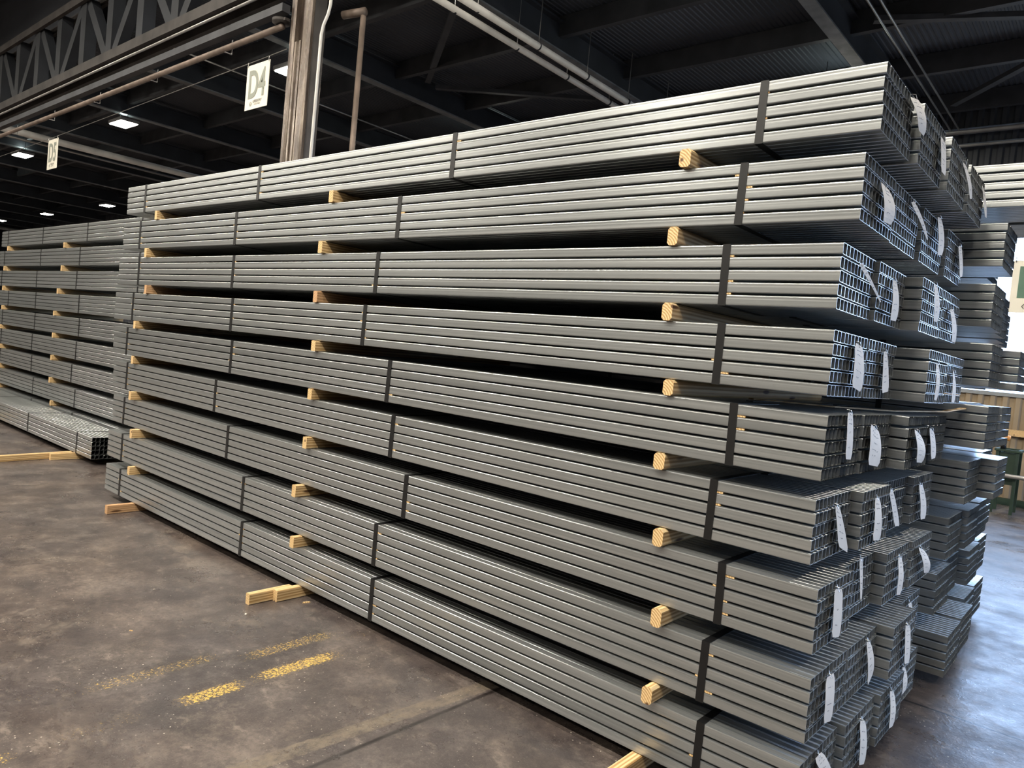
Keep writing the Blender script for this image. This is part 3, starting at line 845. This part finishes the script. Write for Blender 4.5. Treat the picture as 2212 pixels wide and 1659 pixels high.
# ------------------------------------------------------------------ signs
def text_mesh(body, h, cx_, cz, mat, name, sx_=.7, bold=.012, y=-.004):
    cu = bpy.data.curves.new(name, 'FONT'); cu.body = body; cu.size = 1.0; cu.align_x = 'CENTER'; cu.offset = bold; cu.resolution_u = 4
    o = bpy.data.objects.new(name, cu); COL.objects.link(o)
    bpy.context.view_layer.update()
    me = bpy.data.meshes.new_from_object(o.evaluated_get(bpy.context.evaluated_depsgraph_get()))
    bpy.data.objects.remove(o)
    ys = [v.co.y for v in me.vertices]; x_ = [v.co.x for v in me.vertices]
    s = h/(max(ys)-min(ys)); mid = (max(x_)+min(x_))/2; y0 = min(ys)
    for v in me.vertices:
        v.co = Vector(((v.co.x-mid)*s*sx_ + cx_, y, (v.co.y-y0)*s + cz))
    me.materials.clear(); me.materials.append(mat); me.name = name
    return me
def logo(g, cx_, cz, r, y=-.004):
    for sgn in (-1, 1):
        pts_ = [(cx_+sgn*.15*r, cz+r*.95), (cx_+sgn*.85*r, cz), (cx_+sgn*.15*r, cz-r*.95), (cx_+sgn*.15*r, cz-r*.62), (cx_+sgn*.55*r, cz), (cx_+sgn*.15*r, cz+r*.62)]
        k0 = len(g.v); g.v += [(p[0], y, p[1]) for p in pts_]
        g.f += [(k0, k0+1, k0+4, k0+5), (k0+1, k0+2, k0+3, k0+4)]
    k0 = len(g.v)
    g.v += [(cx_-.12*r, y, cz), (cx_+.12*r, y, cz-.35*r), (cx_+.12*r, y, cz+.35*r)]; g.f.append((k0, k0+1, k0+2))
def sign(txt, x, y, z, label, green=False):
    W_, H_ = .50, .53
    t = empty('hanging_sign', (x, y, z)); prop(t, label, 'sign')
    link('panel', G().box((-W_/2, 0, -H_), (W_/2, .006, 0)).mesh('panel', M['sign']), t)
    if green:
        link('printed_field', G().box((-.19, -.003, -.38), (.20, -.001, -.06)).mesh('printed_field', M['sign_green']), t)
        link('lettering', text_mesh(txt, .30, 0, -.36, M['sign'], 'lettering', .62), t)
    else:
        link('lettering', text_mesh(txt, .335, 0, -.40, M['sign_letter'], 'lettering', .68, .02), t)
    g = G(); logo(g, -.115, -.466, .032)
    link('logo', g.mesh('logo', M['sign_ink']), t)
    link('small_print', text_mesh('GREGORY', .032, .03, -.458, M['sign_ink'], 'small_print', .95, .012), t)
    link('small_print', text_mesh('INDUSTRIES', .018, .03, -.487, M['sign_ink'], 'small_print', .95, .0), t)
    for sx_ in (-.23, .23):
        link('hook', G().tube([(sx_, -.004, -.02), (sx_, -.006, .0), (sx_, .0, .042)], .004, 6).mesh('hook', M['greypipe']), t)
sign('D4', -7.485, 1.885, 4.75, 'hanging white sign reading D4 beside the column')
sign('D5', -14.41, 1.885, 4.64, 'smaller looking hanging white sign reading D5 at the left')
sign('E', -.06, 6.3, 3.06, 'hanging white and green sign cut by the right edge', True)
prop(link('support_wire', G().tube([(-6.9, 1.885, 4.80), (-7.485, 1.885, 4.786), (-14.41, 1.885, 4.672), (-17.8, 1.885, 4.64), (-48, 1.885, 4.6)], .005, 6).mesh('support_wire', M['greypipe'])), 'thin wire from the column carrying the D4 and D5 signs', 'wire')
prop(link('sign_hanger_rod', G().tube([(-.32, 6.3, 3.09), (-.32, 6.3, 6.0)], .006, 6).tube([(.12, 6.3, 3.09), (.12, 6.3, 6.0)], .006, 6).mesh('sign_hanger_rod', M['greypipe'])), 'thin hanger rods of the right edge sign', 'hanger rod')

# ------------------------------------------------------------------ lamps
def area(loc, size, watts, color, name='lamp_light'):
    l = bpy.data.lights.new(name, 'AREA'); l.shape = 'DISK'; l.size = size; l.energy = watts; l.color = color
    o = bpy.data.objects.new(name, l); COL.objects.link(o); o.location = loc
    return o
def lamp_things(x, y, z, w, label, group, ztop):
    t = empty('high_bay_lamp', (x, y, z)); prop(t, label, 'lamp', group)
    link('housing', G().box((-.35, -.19, 0), (.35, .19, .07), .01).mesh('housing', M['lampbody']), t)
    link('lens', G().box((-.32, -.17, -.015), (.32, .17, 0)).mesh('lens', M['lamp']), t)
    link('hanger_rod', G().tube([(-.2, 0, .07), (-.2, 0, ztop-z)], .006, 6).tube([(.2, 0, .07), (.2, 0, ztop-z)], .006, 6).mesh('hanger_rod', M['beam']), t)
    l = area((0, 0, -.03), .5, w, WARM); l.parent = t
LL = {1: 'bright ceiling lamp peeking out left of the column', 2: 'bright ceiling lamp between the D4 and D5 signs', 3: 'bright ceiling lamp at the left edge beside the D5 sign',
      9: 'distant ceiling lamp nearest the near stack top corner', 10: 'distant ceiling lamp low at left, above the left stack', 11: 'distant ceiling lamp cut by the left frame edge'}
for i, (x, y) in enumerate(BAY):
    lamp_things(x, y, BAY_Z, BAY_W, LL.get(i) or 'low bay ceiling lamp out of the picture', None if i in LL else 'low bay lamps out of view', 6.5)
for x, y in HALL:
    lamp_things(x, y, HALL_Z, HALL_W, 'hall ceiling lamp above the open floor, among inferred and added ones, outside the picture', 'hall lamps behind the photographer', 10.0)

for x, y in HALL2:
    lamp_things(x, y, 8.6, ADDED_HALL_W, 'added hall lamp straight above the aisle, brightening strut edges, outside the picture', 'added hall lamps above the aisle', 10.0)
for x, y in BAY[:7]:
    l = bpy.data.lights.new('lamp_uplight', 'POINT'); l.energy = 5.0; l.color = (.85, 1.0, .93); l.shadow_soft_size = .12
    o = bpy.data.objects.new('lamp_uplight', l); COL.objects.link(o); o.location = (x, y, BAY_Z + .2)

# ------------------------------------------------------------------ things by the back wall at the right
t = empty('parts_rack', (-.52, 10.2, 0)); prop(t, 'dark green steel rack by the back wall at the right', 'rack')
for x in (-.14, .10):
    for y in (-.2, .2):
        link('leg', G().box((x-.02, y-.02, 0), (x+.02, y+.02, .90)).mesh('leg', M['green']), t)
link('bin', G().box((-.12, -.18, .42), (.08, .18, .44)).box((-.12, -.18, .44), (-.105, .18, .9)).box((.065, -.18, .44), (.08, .18, .9)).box((-.105, -.18, .44), (.065, -.165, .88)).box((-.105, .165, .44), (.065, .18, .88)).mesh('bin', M['green']), t)
link('rim', G().box((-.18, -.24, .90), (.14, -.20, .93)).box((-.18, .20, .90), (.14, .24, .93)).box((-.18, -.20, .90), (-.14, .20, .93)).box((.10, -.20, .90), (.14, .20, .93)).mesh('rim', M['green']), t)
t = empty('work_lamp', (-.60, 10.2, .93)); prop(t, 'orange and black lamp standing on the green rack', 'work lamp')
link('stand', G().tube([(0, -.20, 0), (0, -.21, .10)], .035, 12).mesh('stand', M['strap'], True), t)
link('head', G().tube([(-.04, -.2, .12), (-.02, -.2, .15), (.03, -.2, .165), (.07, -.2, .16)], .04, 14).mesh('head', M['orange'], True), t)
prop(link('guard_rail', G().tube([(-3.0, 9.9, .56), (5.0, 9.9, .56)], .03, 12).tube([(-3.0, 9.9, 0), (-3.0, 9.9, .56)], .03, 12).tube([(1.5, 9.9, 0), (1.5, 9.9, .56)], .03, 12).tube([(5.0, 9.9, 0), (5.0, 9.9, .56)], .03, 12).mesh('guard_rail', M['greypipe'], True)),
     'blue grey guard rail in front of the back wall', 'rail')

# ------------------------------------------------------------------ small litter on the floor
def chip(x, y, l, w, h, rz, mat, label):
    v = [(-l/2, -w/2, 0), (l/2, -w*.2, 0), (l*.45, w/2, 0), (-l*.4, w*.4, 0)]
    me = mesh('wood_chip', [(*p[:2], 0) for p in v] + [(p[0]*.9, p[1]*.8, h) for p in v], [(3, 2, 1, 0), (4, 5, 6, 7), (0, 1, 5, 4), (1, 2, 6, 5), (2, 3, 7, 6), (3, 0, 4, 7)], M[mat])
    prop(link('wood_chip', me, None, (x, y, .0005), rz), label, 'wood chip')
chip(-3.86, -1.42, .035, .010, .008, .3, 'debris', 'dark brown wood chip lying on the open floor at left')
chip(-2.92, -.04, .05, .015, .006, 1.2, 'wood', 'orange wood splinter beside the middle skid')
chip(-2.95, -.42, .012, .010, .006, .2, 'paper', 'tiny white scrap on the floor in front of the middle skid')
chip(-3.07, -1.0, .02, .006, .004, .5, 'wood', 'tiny pale splinter on the floor left of the yellow marks')
bpy.context.view_layer.update()
